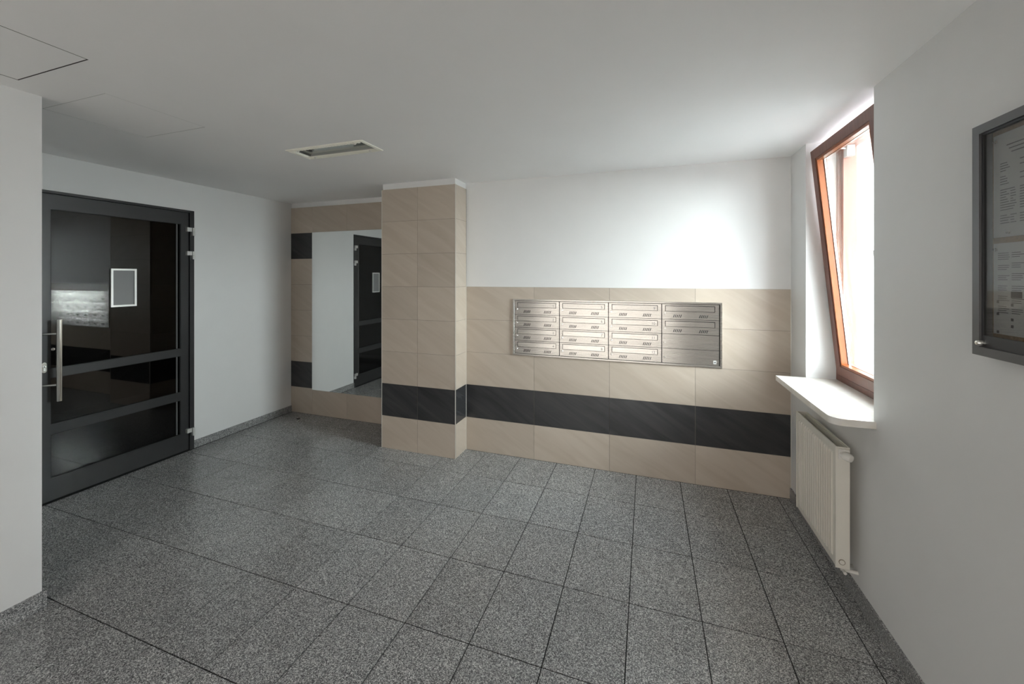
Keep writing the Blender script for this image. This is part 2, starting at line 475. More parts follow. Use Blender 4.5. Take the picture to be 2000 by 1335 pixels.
# outdoors
struct(box_obj('ground', (-30, 30, -30, 30, -1.0, -0.9), 'ground'), 'bright paved ground outside', 'ground')

M['bounce'] = plain('pale_bounce_ground', (0.82, 0.81, 0.79), 0.9, vary=0.04)  # pale surface added out of view to throw daylight up to the ceiling
struct(box_obj('ground_bounce', (-8, 6, -14, YE - 0.2, -0.9, -0.03), 'bounce'), 'unseen pale ground added outside the entrance to bounce light onto the ceiling', 'ground')

# ------------------------------------------------------------------ wall tiles
def wtile(parent, plane, a0, a1, z0, z1, w, mat, name='wall_tile', g=0.0012):
    """plane 'y': tile faces -y at y=w.  'x+': faces +x at x=w.  'x-': faces -x at x=w"""
    a0 += g; a1 -= g; z0 += g; z1 -= g
    k = (plane[0], round(a1 - a0, 4), round(z1 - z0, 4), mat)
    if k not in tile_mesh:
        bm = B(); da, dz = (a1 - a0) / 2, (z1 - z0) / 2
        t = TT / 2
        if plane[0] == 'y': bx(bm, -da, da, -t, t, -dz, dz)
        else: bx(bm, -t, t, -da, da, -dz, dz)
        bmesh.ops.recalc_face_normals(bm, faces=bm.faces)
        me = bpy.data.meshes.new(name); bm.to_mesh(me); bm.free(); me.materials.append(M[mat])
        tile_mesh[k] = me
    o = bpy.data.objects.new(name, tile_mesh[k]); COL.objects.link(o); o.parent = parent
    c, zc = (a0 + a1) / 2, (z0 + z1) / 2
    if plane == 'y': o.location = (c, w + TT / 2, zc)
    elif plane == 'x+': o.location = (w - TT / 2, c, zc)
    else: o.location = (w + TT / 2, c, zc)
def grout_panel(parent, dims):
    return box_obj('grout', dims, 'grout', parent)

# mailbox wall: 5 rows, second row dark; the mailbox bank sits in a cut-out
MX0, MX1, MZ0, MZ1 = -1.128, 0.531, 0.901, 1.396
xs = [CX1, -0.935, -0.295, 0.347, XR]
for i in range(4):
    for r in range(5):
        z0, z1 = r * 0.3, r * 0.3 + 0.3
        wtile(wb, 'y', xs[i], xs[i + 1], z0, z1, YB, 'dark_tile' if r == 1 else 'beige')
grout_panel(wb, (CX1, XR, YB + 0.002, YB + TT + 0.001, 0, 1.4995))
# column
for r in range(8):
    z0, z1 = r * 0.3, r * 0.3 + 0.3
    m = 'dark_tile' if r == 1 else 'beige'
    wtile(wc, 'y', CX0, -1.966, z0, z1, YC, m)
    wtile(wc, 'y', -1.966, CX1, z0, z1, YC, m)
    wtile(wc, 'x+', YC + TT, YB, z0, z1, CX1, m)
    wtile(wc, 'x-', YC + TT, YN, z0, z1, CX0, m)
bm = B(); bx(bm, CX0 + 0.002, CX1 - 0.002, YC + 0.002, YN, 0, 2.3995); obj('grout', bm, 'grout', wc)
# niche
ns = [XL, -3.669, -3.181, -2.692, CX0]
for i in range(4):
    for r in range(8):
        z0, z1 = r * 0.3, r * 0.3 + 0.3
        if 0 < i < 3 and 1 <= r <= 6: continue      # behind the mirror
        m = 'dark_tile' if r in (1, 6) and i in (0, 3) else 'beige'
        wtile(wn, 'y', ns[i], ns[i + 1], z0, z1, YN, m)
grout_panel(wn, (XL, CX0, YN + 0.002, YN + TT + 0.001, 0, 2.3995))
# edge trims
def trim(n, dims, label):
    o = struct(box_obj('trim_%d' % n, dims, 'trim'), label, 'trim'); return o
trim(1, (CX1 - 0.004, CX1 + 0.0015, YC - 0.0015, YC + 0.004, 0, 2.40), 'thin light metal edge strip on the column corner facing the window')
trim(2, (CX0 - 0.0015, CX0 + 0.004, YC - 0.0015, YC + 0.004, 0, 2.40), 'thin light metal edge strip on the column corner beside the mirror')
trim(3, (XR - 0.005, XR, YB - 0.0015, YB + 0.004, 0, 1.50), 'thin light metal strip ending the tiles beside the radiator')
trim(4, (CX1 - 0.001, CX1 + 0.004, YB - 0.004, YB + 0.002, 0, 1.50), 'thin light strip in the corner of column and mailbox wall')

# ------------------------------------------------------------------ skirtings
def skirt(name, dims, label):
    struct(box_obj(name, dims, 'skirting', bevel=0.0015), label, 'skirting')
skirt('baseboard_left', (XL, XL + 0.010, DY1, YN, 0, 0.072), 'grey granite skirting between the glazed door and the mirror niche')
bm = B()
bx(bm, XF, XF + 0.012, -1.40, YF + 0.012, 0, 0.082); bx(bm, XL, XF, YF, YF + 0.012, 0, 0.082)
struct(obj('baseboard_passage', bm, 'skirting'), 'grey granite skirting wrapping the corner of the passage wall', 'skirting')
skirt('baseboard_right', (XR - 0.010, XR, YE, YB, 0, 0.080), 'grey granite skirting under the radiator along the window wall')

# ------------------------------------------------------------------ mirror
bm = B(); bx(bm, -3.669, -2.692, YN - 0.0045, YN + 0.001, 0.286, 2.104)
mr = tag(empty('wall_mirror', (-3.18, YN, 0.286)), 'tall frameless mirror set in the tiled niche', 'mirror')
obj('backing', bm, 'mirror_edge', mr)
bm = B(); bx(bm, -3.6675, -2.6935, YN - 0.0055, YN - 0.0047, 0.2875, 2.1025)
obj('mirror_glass', bm, 'mirror', mr)

# ------------------------------------------------------------------ glazed door
d1 = empty('door_1', (XL, 2.0, 0)); struct(d1, 'dark anthracite door with three smoked glass panes and long steel handle', 'door')
XD = XL - 0.004                     # face of the leaf
fr_in0, fr_in1, fr_top = DY0 + 0.042, 2.500, 2.176
bm = B()
bx(bm, XL - 0.07, XL + 0.010, DY0, fr_in0, 0, DZ); bx(bm, XL - 0.07, XL + 0.010, fr_in1 + 0.003, DY1, 0, DZ)
bx(bm, XL - 0.07, XL + 0.010, fr_in0, fr_in1 + 0.003, fr_top + 0.003, DZ)
obj('door_frame', bm, 'anthracite', d1, origin=(XL, 2.0, 0))
ly0, ly1 = fr_in0 + 0.003, fr_in1
gy0, gy1 = 1.606, 2.436
bands = [(0.162, 0.475), (0.543, 0.876), (0.938, 2.070)]     # glass openings
def dpart(name, y0, y1, z0, z1, x0=XD - 0.06, x1=XD, mat='anthracite', bev=0.0015):
    bm = B(); bx(bm, x0, x1, y0, y1, z0, z1)
    return obj(name, bm, mat, d1, bevel=bev)
dpart('stile', ly0, gy0, 0.006, fr_top); dpart('stile', gy1, ly1, 0.006, fr_top)
zr = [0.006] + [v for b in bands for v in b] + [fr_top]
for k in range(4): dpart('rail', gy0, gy1, zr[2 * k], zr[2 * k + 1])
for z0, z1 in bands:
    g = dpart('glass_pane', gy0, gy1, z0, z1, XD - 0.020, XD - 0.016, 'smoked', 0)
    bm = B()
    grid(bm, [gy0, gy0 + 0.005, gy1 - 0.005, gy1], [z0, z0 + 0.005, z1 - 0.005, z1], [(gy0 + 0.005, gy1 - 0.005, z0 + 0.005, z1 - 0.005)], XD - 0.015, XD - 0.004, lambda u, v, w: (w, u, v))
    obj('gasket', bm, 'gasket', g)
    bm = B(); bx(bm, XD - 0.0158, XD - 0.014, gy1 - 0.030, gy1 - 0.018, z0 + 0.006, z1 - 0.006)
    obj('spacer_bar', bm, plain('grey_spacer', (0.10, 0.10, 0.10), 0.4), g)
# hinges
for z in (2.005, 1.788, 0.163):
    h = dpart('hinge', 2.474, 2.513, z, z + 0.036, XD, XD + 0.026, 'hinge', 0.003)
    bm = B(); bx(bm, XD + 0.010, XD + 0.034, 2.515, 2.534, z, z + 0.036); obj('hinge_knuckle', bm, 'hinge', h, bevel=0.002)
    bm = B(); bx(bm, XD + 0.014, XD + 0.034, 2.515, 2.538, z - 0.036, z - 0.002); obj('hinge_knuckle', bm, 'hinge', h, bevel=0.002)
# pull handle: round bar on two slanted arms
ph_x, ph_y = XD + 0.072, 1.621
bm = B(); cyl(bm, (ph_x, ph_y, 0.716), (ph_x, ph_y, 1.288), 0.0145, 24)
ph = obj('pull_handle', bm, 'steel_v', d1, smooth=True)
for z in (0.830, 1.190):
    bm = B(); cyl(bm, (XD, 1.566, z), (ph_x, ph_y, z), 0.0085, 14); obj('handle_arm', bm, 'chrome', ph, smooth=True)
bm = B(); prism(bm, [(1.572 + 0.013 * math.cos(t) , 0.955 + 0.019 * math.sin(t) * 1.0 + (0.018 if math.sin(t) > 0 else -0.018)) for t in [2 * math.pi * k / 24 for k in range(24)]], (XD, XD + 0.009), lambda u, v, w: (w, u, v))
lk = obj('lock_escutcheon', bm, 'chrome', d1)
bm = B(); cyl(bm, (XD + 0.009, 1.572, 0.962), (XD + 0.014, 1.572, 0.962), 0.0085, 14); bx(bm, XD + 0.009, XD + 0.014, 1.5675, 1.5765, 0.932, 0.962); obj('lock_cylinder', bm, 'hinge', lk)
bm = B(); bx(bm, XD + 0.014, XD + 0.0146, 1.5708, 1.5732, 0.956, 0.968); obj('keyhole', bm, 'slot', lk)
bm = B(); lathe(bm, [(0.004, 0), (0.004, 0.010), (0.009, 0.012), (0.0115, 0.018), (0.010, 0.024), (0.004, 0.027)], (XD - 0.016, 1.6165, 1.077), (1, 0, 0)); obj('glass_knob', bm, 'chrome', d1, smooth=True)
# snap frame on the glass
sg = tag(empty('sign_holder', (XD - 0.016, 2.026, 1.350)), 'silver snap frame with blank grey sheet fixed on the upper door glass', 'sign frame')
sx = XD - 0.0158
bm = B()
grid(bm, [1.943, 1.957, 2.095, 2.109], [1.350, 1.364, 1.641, 1.655], [(1.957, 2.095, 1.364, 1.641)], sx, sx + 0.014, lambda u, v, w: (w, u, v))
obj('frame', bm, 'hinge', sg, bevel=0.004)
bm = B(); bx(bm, sx + 0.0005, sx + 0.006, 1.955, 2.097, 1.362, 1.643); obj('sheet', bm, 'grey_sheet', sg)

# ------------------------------------------------------------------ door stop on the floor
ds = tag(empty('door_stop', (-3.63, 3.374, 0)), 'small chrome door stop with black rubber ring on the floor by the mirror', 'door stop')
bm = B(); lathe(bm, [(0.017, 0), (0.017, 0.004), (0.011, 0.008), (0.010, 0.028)], (-3.63, 3.374, 0), (0, 0, 1)); obj('base', bm, 'chrome', ds, smooth=True)
bm = B(); lathe(bm, [(0.012, 0.028), (0.0175, 0.030), (0.0175, 0.040), (0.012, 0.042)], (-3.63, 3.374, 0), (0, 0, 1)); obj('rubber_ring', bm, 'gasket', ds, smooth=True)
bm = B(); lathe(bm, [(0.011, 0.042), (0.011, 0.048), (0.006, 0.051)], (-3.63, 3.374, 0), (0, 0, 1)); obj('cap', bm, 'chrome', ds, smooth=True)

# ------------------------------------------------------------------ mailbox bank
mb = tag(empty('mailbox_bank', (-0.30, YB, MZ0)), 'wide brushed steel bank of sixteen mailboxes built into the tiled wall', 'mailboxes')
FW = 0.017
# raised frame with sloping inner faces
bm = B()
def ring(x0, x1, z0, z1, y): return [bm.verts.new((x0, y, z0)), bm.verts.new((x1, y, z0)), bm.verts.new((x1, y, z1)), bm.verts.new((x0, y, z1))]
R = [ring(MX0, MX1, MZ0, MZ1, YB + 0.004), ring(MX0 + 0.001, MX1 - 0.001, MZ0 + 0.001, MZ1 - 0.001, YB - 0.011), ring(MX0 + 0.003, MX1 - 0.003, MZ0 + 0.003, MZ1 - 0.003, YB - 0.0125), ring(MX0 + FW - 0.003, MX1 - FW + 0.003, MZ0 + FW - 0.003, MZ1 - FW + 0.003, YB - 0.0125), ring(MX0 + FW, MX1 - FW, MZ0 + FW, MZ1 - FW, YB - 0.010), ring(MX0 + FW, MX1 - FW, MZ0 + FW, MZ1 - FW, YB - 0.001)]
for a, b in zip(R[:-1], R[1:]):
    for i in range(4):
        j = (i + 1) % 4
        bm.faces.new((a[i], a[j], b[j], b[i]))
obj('frame', bm, 'steel', mb)
bm = B(); bx(bm, MX0 + 0.01, MX1 - 0.01, YB - 0.0015, YB + 0.004, MZ0 + 0.01, MZ1 - 0.01); obj('back_plate', bm, 'slot', mb)
cxs = [-1.1105, -0.7085, -0.3015, 0.1055, 0.5125]
czs = [1.3785, 1.2600, 1.1465, 1.0330, 0.9190]
YD = YB - 0.009                        # face of the doors
def text_mesh(s, size):
    cu = bpy.data.curves.new('number', 'FONT'); cu.body = s; cu.size = size; cu.align_x = 'RIGHT'; cu.resolution_u = 3
    cu.extrude = 0.0002
    o = bpy.data.objects.new('number', cu); COL.objects.link(o)
    bpy.context.view_layer.update()
    me = bpy.data.meshes.new_from_object(o.evaluated_get(bpy.context.evaluated_depsgraph_get()))
    bpy.data.objects.remove(o); bpy.data.curves.remove(cu)
    me.name = 'number'; me.materials.clear(); me.materials.append(M['ink_grey'])
    return me
numbers = ['1', '2', '3', '4', '5', '6', '7', '8', '9', '10', '11', '12']
for c in range(4):
    for r in range(4):
        x0, x1 = cxs[c] + 0.003, cxs[c + 1] - 0.003
        z0, z1 = czs[r + 1] + 0.0016, czs[r] - 0.0016
        plainDoor = c == 3 and r >= 2
        fx0, fx1, fz0, fz1 = x0 + 0.022, x1 - 0.026, z1 - 0.056, z1 - 0.011
        bm = B()
        if plainDoor: bx(bm, x0, x1, YD, YD + 0.007, z0, z1)
        else: grid(bm, [x0, fx0, fx1, x1], [z0, fz0, fz1, z1], [(fx0, fx1, fz0, fz1)], YD, YD + 0.007, lambda u, v, w: (u, w, v))
        dr = obj('mailbox_door', bm, 'steel', mb, bevel=0.0008, seg=1, origin=((x0 + x1) / 2, YD, z0))
        lx, lz = x0 + 0.019, (z1 - 0.071 if not plainDoor else z0 + 0.042)
        bm = B(); lathe(bm, [(0.0085, 0), (0.0085, 0.004), (0.0065, 0.006)], (lx, YD + 0.0005, lz), (0, -1, 0)); obj('lock', bm, 'chrome', dr, smooth=True)
        bm = B(); bx(bm, lx - 0.0009, lx + 0.0009, YD - 0.0059, YD - 0.0053, lz - 0.004, lz + 0.004); obj('keyhole', bm, 'slot', dr)
        if plainDoor:
            if r == 3:
                bm = B(); bx(bm, x1 - 0.040, x1 - 0.018, YD - 0.0008, YD + 0.0002, z0 + 0.012, z0 + 0.038); lb = obj('maker_label', bm, 'hinge', dr)
                lb['label'] = 'small pale label with dark mark'
                bm = B()
                prism(bm, [(x1 - 0.035, z0 + 0.020), (x1 - 0.024, z0 + 0.020), (x1 - 0.022, z0 + 0.026), (x1 - 0.026, z0 + 0.031), (x1 - 0.030, z0 + 0.026), (x1 - 0.034, z0 + 0.029)], (YD - 0.0012, YD - 0.0007), lambda u, v, w: (u, w, v))
                obj('label_mark', bm, 'ink_grey', dr)
            continue
        # flap, hinged at its top, lower lip a little proud
        bm = B(); g = 0.0042
        prof = [(YD + 0.0055, fz1 - g), (YD + 0.0040, fz1 - g), (YD + 0.0006, fz0 + 0.003), (YD + 0.0014, fz0 + 0.002), (YD + 0.0030, fz0 + 0.002)]
        prism(bm, prof, (fx0 + g, fx1 - g), lambda u, v, w: (w, u, v))
        fp = obj('flap', bm, 'steel', dr)
        for vx in (0.079, 0.263):
            bm = B()
            for k in range(5):
                sx0 = x0 + vx + k * 0.0125
                prism(bm, [(sx0, z0 + 0.013), (sx0 + 0.0055, z0 + 0.013), (sx0 + 0.0140, z0 + 0.036), (sx0 + 0.0085, z0 + 0.036)], (YD - 0.0005, YD + 0.002), lambda u, v, w: (u, w, v))
            obj('vent_slots', bm, 'slot', dr)
        if c < 3:
            me = text_mesh(numbers[c * 4 + r], 0.029)
            o = bpy.data.objects.new('number', me); COL.objects.link(o); o.parent = dr
            # lie on the sloping flap
            zt = fz0 + 0.010
            t = (zt - (fz0 + 0.002)) / (fz1 - g - fz0 - 0.002)
            yy = (YD + 0.0006) * (1 - t) + (YD + 0.0040) * t - 0.0006
            o.location = Vector((fx1 - 0.018, yy, zt)) - wloc(dr)
            o.rotation_euler = (math.pi / 2 - math.atan2(0.0034, fz1 - g - fz0 - 0.002), 0, 0)

# ------------------------------------------------------------------ ceiling lamp (off)
lp = tag(empty('ceiling_lamp', ((LX0 + LX1) / 2, (LY0 + LY1) / 2, H)), 'recessed rectangular ceiling lamp with cream frame, switched off', 'lamp')
ix0, ix1, iy0, iy1 = LX0 + 0.026, LX1 - 0.026, LY0 + 0.026, LY1 - 0.026
bm = B()
def lring(d, z): return [bm.verts.new(v + (z,)) for v in ((LX0 + d, LY0 + d), (LX1 - d, LY0 + d), (LX1 - d, LY1 - d), (LX0 + d, LY1 - d))]
R = [lring(0, H + 0.001), lring(0.001, H - 0.006), lring(0.009, H - 0.008), lring(0.010, H - 0.005), lring(0.015, H - 0.005), lring(0.016, H - 0.008), lring(0.024, H - 0.006), lring(0.026, H + 0.010), lring(0.014, H + 0.010)]
for a, b in zip(R[:-1], R[1:]):
    for i in range(4):
        j = (i + 1) % 4
        bm.faces.new((a[i], a[j], b[j], b[i]))
obj('frame', bm, 'lamp_frame', lp)
# reflector trough
bm = B()
zt = H + 0.085
sl = 0.055
a = [bm.verts.new(v) for v in ((ix0, iy0, H + 0.008), (ix1, iy0, H + 0.008), (ix1, iy1, H + 0.008), (ix0, iy1, H + 0.008))]
b = [bm.verts.new(v) for v in ((ix0 + 0.13, iy0 + sl, zt), (ix1 - 0.13, iy0 + sl, zt), (ix1 - 0.13, iy1 - sl, zt), (ix0 + 0.13, iy1 - sl, zt))]
for i in (0, 2):
    j = (i + 1) % 4; bm.faces.new((a[i], a[j], b[j], b[i]))
bm.faces.new(b)
obj('reflector', bm, 'reflector', lp)
for i, nm in ((1, 'end'), (3, 'end')):
    bm = B()
    j = (i + 1) % 4
    A = ((ix0, iy0, H + 0.008), (ix1, iy0, H + 0.008), (ix1, iy1, H + 0.008), (ix0, iy1, H + 0.008))
    C = ((ix0 + 0.13, iy0 + sl, zt), (ix1 - 0.13, iy0 + sl, zt), (ix1 - 0.13, iy1 - sl, zt), (ix0 + 0.13, iy1 - sl, zt))
    bm.faces.new([bm.verts.new(v) for v in (A[i], A[j], C[j], C[i])])
    obj('end_plate', bm, 'reflector_end', lp)
# ribbed strip along the long side of the frame towards the viewer
bm = B(); n = 22
for k in range(n):
    xa = LX0 + 0.030 + (LX1 - LX0 - 0.060) * k / n; w_ = (LX1 - LX0 - 0.060) / n
    prism(bm, [(xa, LY0 + 0.008), (xa + w_ * 0.55, LY0 + 0.008), (xa + w_ * 0.95, LY0 + 0.026), (xa + w_ * 0.40, LY0 + 0.026)], (H - 0.0105, H - 0.004), lambda u, v, w: (u, v, w))
obj('ribbed_strip', bm, 'lamp_frame', lp)
bm = B(); bx(bm, ix0 - 0.004, ix1 + 0.004, iy0 - 0.004, iy1 + 0.004, H + 0.0165, H + 0.0185)
obj('cover_glass', bm, 'clear', lp)
for x in (ix0 + 0.055, ix1 - 0.055):
    for y in (iy0 + 0.006, iy1 - 0.006):
        bm = B(); lathe(bm, [(0.010, 0), (0.010, 0.004), (0.006, 0.009), (0.001, 0.010)], (x, y, H - 0.004), (0, 0, -1), 14); obj('screw_cap', bm, 'plastic', lp, smooth=True)

# ------------------------------------------------------------------ window with tilted sash
w1 = empty('window_1', (XR + 0.17, (WY0 + WY1) / 2, WZ0)); struct(w1, 'reddish brown window with sash tilted inwards above a marble sill', 'window')
FX0, FX1 = 1.142, 1.222
zb = 0.938
bm = B()
fw = 0.058
grid(bm, [WY0, WY0 + fw, WY1 - fw, WY1], [zb, zb + fw, H - fw, H], [(WY0 + fw, WY1 - fw, zb + fw, H - fw)], FX0 + 0.012, FX1, lambda u, v, w: (w, u, v))
wf = obj('window_frame', bm, 'frame_wood', w1, bevel=0.003)
bm = B()
grid(bm, [WY0, WY0 + 0.030, WY1 - 0.030, WY1], [zb, zb + 0.034, H - 0.030, H], [(WY0 + 0.030, WY1 - 0.030, zb + 0.034, H - 0.030)], FX0 - 0.004, FX0 + 0.0125, lambda u, v, w: (w, u, v))
obj('frame_rebate', bm, 'wood', wf, bevel=0.002)
# the sash
SY0, SY1 = WY0 + 0.030, WY1 - 0.031
sh = 1.418
so = Vector((1.130, 0, 0.978))
ang = -math.radians(5.7)
def sash_obj(name, bm, mat, parent, **k):
    return obj(name, bm, mat, parent, **k)
bm = B(); sw = 0.058
grid(bm, [SY0, SY0 + sw, SY1 - sw, SY1], [0, sw, sh - sw, sh], [(SY0 + sw, SY1 - sw, sw, sh - sw)], 0.0, 0.060, lambda u, v, w: (w, u, v))
sash = obj('sash', bm, 'wood', None, bevel=0.004)
sash.parent = w1; sash.location = so - Vector(w1.location); sash.rotation_euler = (0, ang, 0)
def sub(name, bm, mat, **k):
    o = obj(name, bm, mat, None, **k); o.parent = sash; o.location = (0, 0, 0); return o
bm = B(); bw = 0.016
bead_in = sw + bw
grid(bm, [SY0 + sw - 0.002, SY0 + bead_in, SY1 - bead_in, SY1 - sw + 0.002], [sw - 0.002, bead_in, sh - bead_in, sh - sw + 0.002], [(SY0 + bead_in, SY1 - bead_in, bead_in, sh - bead_in)], 0.004, 0.034, lambda u, v, w: (w, u, v))
sub('glazing_bead', bm, 'bead', bevel=0.002)
bm = B(); bx(bm, 0.036, 0.040, SY0 + sw, SY1 - sw, sw, sh - sw); sub('glass_pane', bm, 'clear')
bm = B(); bx(bm, 0.052, 0.056, SY0 + sw, SY1 - sw, sw, sh - sw); sub('glass_pane', bm, 'clear')
bm = B()
grid(bm, [SY0 + sw, SY0 + bead_in, SY1 - bead_in, SY1 - sw], [sw, bead_in, sh - bead_in, sh - sw], [(SY0 + bead_in, SY1 - bead_in, bead_in, sh - bead_in)], 0.0405, 0.0515, lambda u, v, w: (w, u, v))
sub('spacer', bm, 'chrome')
# handle on the near stile (lever up for tilt) and the tilt stay
bm = B(); hy = SY0 + 0.030; hz = 0.62
bx(bm, -0.010, 0.0, hy - 0.014, hy + 0.014, hz - 0.035, hz + 0.035); cyl(bm, (-0.045, hy, hz), (0, hy, hz), 0.009); bx(bm, -0.055, -0.038, hy - 0.010, hy + 0.010, hz - 0.010, hz + 0.125)
sub('window_handle', bm, 'hinge', bevel=0.002)
bm = B()
cyl(bm, (1.162, 2.985, H - 0.072), (1.075, 2.90, H - 0.086), 0.006, 10); bx(bm, FX0 + 0.012, FX0 + 0.05, 2.955, 3.004, H - 0.125, H - 0.060)
obj('tilt_stay', bm, 'hinge', w1)
# fittings on the lower frame edge
bm = B(); bx(bm, FX0 - 0.012, FX0 - 0.003, 2.40, 2.48, zb + 0.006, zb + 0.020); obj('drain_cap', bm, 'wood', w1, bevel=0.002)
# sill: rounded near corner, front past the wall face
bm = B()
pts = [(XR + 0.20, WY1), (0.806, WY1)]
cr = 0.07; ccx, ccy = 0.806 + cr, 2.218 + cr * 0.5
pts += [(0.861 - 0.055 * math.cos(t), 2.273 - 0.055 * math.sin(t)) for t in [math.pi / 2 * k / 14 for k in range(15)]]
pts += [(XR, 2.222), (XR, WY0), (XR + 0.20, WY0)]
prism(bm, pts, (0.904, 0.936), lambda u, v, w: (u, v, w))
obj('window_sill', bm, 'marble', w1, smooth=True)

# ------------------------------------------------------------------ radiator
rd = tag(empty('radiator', (0.90, 2.63, 0)), 'cream ribbed panel radiator under the marble window sill', 'radiator')
RX0, RX1, RY0, RY1, RZ0, RZ1 = 0.873, 0.931, 2.357, 2.902, 0.168, 0.752
bm = B()
bx(bm, RX0 + 0.0040, RX0 + 0.014, RY0 + 0.004, RY1 - 0.004, RZ0, RZ1)
n = 16
for k in range(n):
    yc = RY0 + 0.034 + (RY1 - RY0 - 0.068) * (k + 0.5) / n; hw = 0.0065
    z0, z1 = RZ0 + 0.030, RZ1 - 0.032
    A = [bm.verts.new(v) for v in ((RX0 + 0.0045, yc - hw, z0), (RX0 + 0.0045, yc + hw, z0), (RX0 + 0.0045, yc + hw, z1), (RX0 + 0.0045, yc - hw, z1))]
    C = [bm.verts.new(v) for v in ((RX0 - 0.003, yc - hw * .85, z0 + 0.010), (RX0 - 0.003, yc + hw * .85, z0 + 0.010), (RX0 - 0.003, yc + hw * .85, z1 - 0.010), (RX0 - 0.003, yc - hw * .85, z1 - 0.010))]
    for i in range(4):
        j = (i + 1) % 4; bm.faces.new((A[i], A[j], C[j], C[i]))
    bm.faces.new(C)
obj('front_panel', bm, 'radiator', rd)
bm = B(); bx(bm, RX1 - 0.008, RX1, RY0 + 0.004, RY1 - 0.004, RZ0 + 0.01, RZ1 - 0.004); obj('back_panel', bm, 'radiator', rd)
for y0, y1 in ((RY0, RY0 + 0.004), (RY1 - 0.004, RY1)):
    bm = B(); bx(bm, RX0, RX1, y0, y1, RZ0 - 0.002, RZ1); obj('side_cover', bm, 'radiator', rd, bevel=0.0012)
bm = B()
bx(bm, RX0, RX0 + 0.005, RY0, RY1, RZ1 - 0.001, RZ1 + 0.006); bx(bm, RX1 - 0.005, RX1, RY0, RY1, RZ1 - 0.001, RZ1 + 0.006)
bx(bm, RX0 + 0.005, RX1 - 0.005, RY0, RY0 + 0.005, RZ1 - 0.001, RZ1 + 0.006); bx(bm, RX0 + 0.005, RX1 - 0.005, RY1 - 0.005, RY1, RZ1 - 0.001, RZ1 + 0.006)
obj('top_rim', bm, 'radiator', rd, bevel=0.001)
bm = B()
for k in range(34):
    y = RY0 + 0.012 + k * (RY1 - RY0 - 0.024) / 34
    bx(bm, RX0 + 0.015, RX1 - 0.009, y, y + 0.006, RZ1 - 0.034, RZ1 - 0.030)
bx(bm, RX0 + 0.015, RX1 - 0.009, RY0 + 0.004, RY1 - 0.004, RZ1 - 0.045, RZ1 - 0.040)
obj('top_grille', bm, plain('dark_brown_grille', (0.20, 0.17, 0.13), 0.7), rd)  # darker and browner than the radiator enamel
# thermostat valve on the near side
bm = B()
lathe(bm, [(0.013, 0), (0.013, 0.010), (0.018, 0.014), (0.020, 0.020), (0.020, 0.038), (0.016, 0.046), (0.012, 0.048)], (0.897, RY0 + 0.001, 0.724), (0.55, -0.8, -0.12), 22)
tv = obj('thermostat_valve', bm, 'plastic', rd, smooth=True)
bm = B(); bx(bm, 0.884, 0.929, RY0 - 0.006, RY0, 0.700, 0.748); obj('valve_plate', bm, 'plastic', tv, bevel=0.002)
bm = B(); lathe(bm, [(0.0135, 0), (0.0135, 0.003), (0.0115, 0.003), (0.0105, 0.0015)], (0.899, RY0, 0.197), (0, -1, 0), 24); pl = obj('plug', bm, plain('dull_plug_ring', (0.30, 0.26, 0.20), 0.5), rd, smooth=False)
bm = B(); lathe(bm, [(0.0105, 0), (0.0105, 0.004), (0.009, 0.005)], (0.899, RY0, 0.197), (0, -1, 0), 24); obj('plug_face', bm, 'radiator', pl)
bm = B(); cyl(bm, (0.912, RY0 + 0.03, RZ0 + 0.01), (0.912, RY0 + 0.03, 0.140), 0.009); cyl(bm, (0.912, RY0 + 0.03, 0.145), (XR, RY0 + 0.03, 0.140), 0.0085); cyl(bm, (0.912, RY0 + 0.03, 0.145), (0.912, RY0 - 0.002, 0.145), 0.007)
obj('supply_pipe', bm, 'plastic', rd, smooth=True)
bm = B(); cyl(bm, (0.912, RY0 + 0.08, RZ0 + 0.01), (0.912, RY0 + 0.08, 0.140), 0.009); cyl(bm, (0.912, RY0 + 0.08, 0.145), (XR, RY0 + 0.08, 0.140), 0.0085)
obj('return_pipe', bm, 'chrome', rd, smooth=True)
for y in (RY0 + 0.20, RY1 - 0.10):
    bm = B(); bx(bm, RX1, XR, y - 0.012, y + 0.012, 0.30, 0.68); obj('wall_bracket', bm, 'radiator', rd)

# ------------------------------------------------------------------ notice board
nb = tag(empty('notice_board', (XR, 1.18, 1.356)), 'glazed notice cabinet with grey metal frame and cork back', 'notice board')
NY0, NY1, NZ0, NZ1, NX = 0.72, 1.596, 1.356, 2.040, 0.935
fwn = 0.026
bm = B()
grid(bm, [NY0, NY0 + fwn, NY1 - fwn, NY1], [NZ0, NZ0 + fwn, NZ1 - fwn, NZ1], [(NY0 + fwn, NY1 - fwn, NZ0 + fwn, NZ1 - fwn)], NX, XR, lambda u, v, w: (w, u, v))
obj('frame', bm, 'board_alu', nb, bevel=0.003)
bm = B(); bx(bm, 0.966, XR - 0.0005, NY0 + fwn, NY1 - fwn, NZ0 + fwn, NZ1 - fwn); obj('cork_panel', bm, 'cork', nb)
bm = B()
grid(bm, [NY0 + fwn, NY0 + fwn + 0.006, NY1 - fwn - 0.004, NY1 - fwn], [NZ0 + fwn, NZ0 + fwn + 0.034, NZ1 - fwn - 0.006, NZ1 - fwn], [(NY0 + fwn + 0.006, NY1 - fwn - 0.004, NZ0 + fwn + 0.034, NZ1 - fwn - 0.006)], NX + 0.006, NX + 0.014, lambda u, v, w: (w, u, v))
dd = obj('glass_door', bm, 'board_dark', nb)
bm = B(); bx(bm, NX + 0.009, NX + 0.012, NY0 + fwn + 0.006, NY1 - fwn - 0.004, NZ0 + fwn + 0.034, NZ1 - fwn - 0.006); obj('glass_pane', bm, 'board_glass', dd)
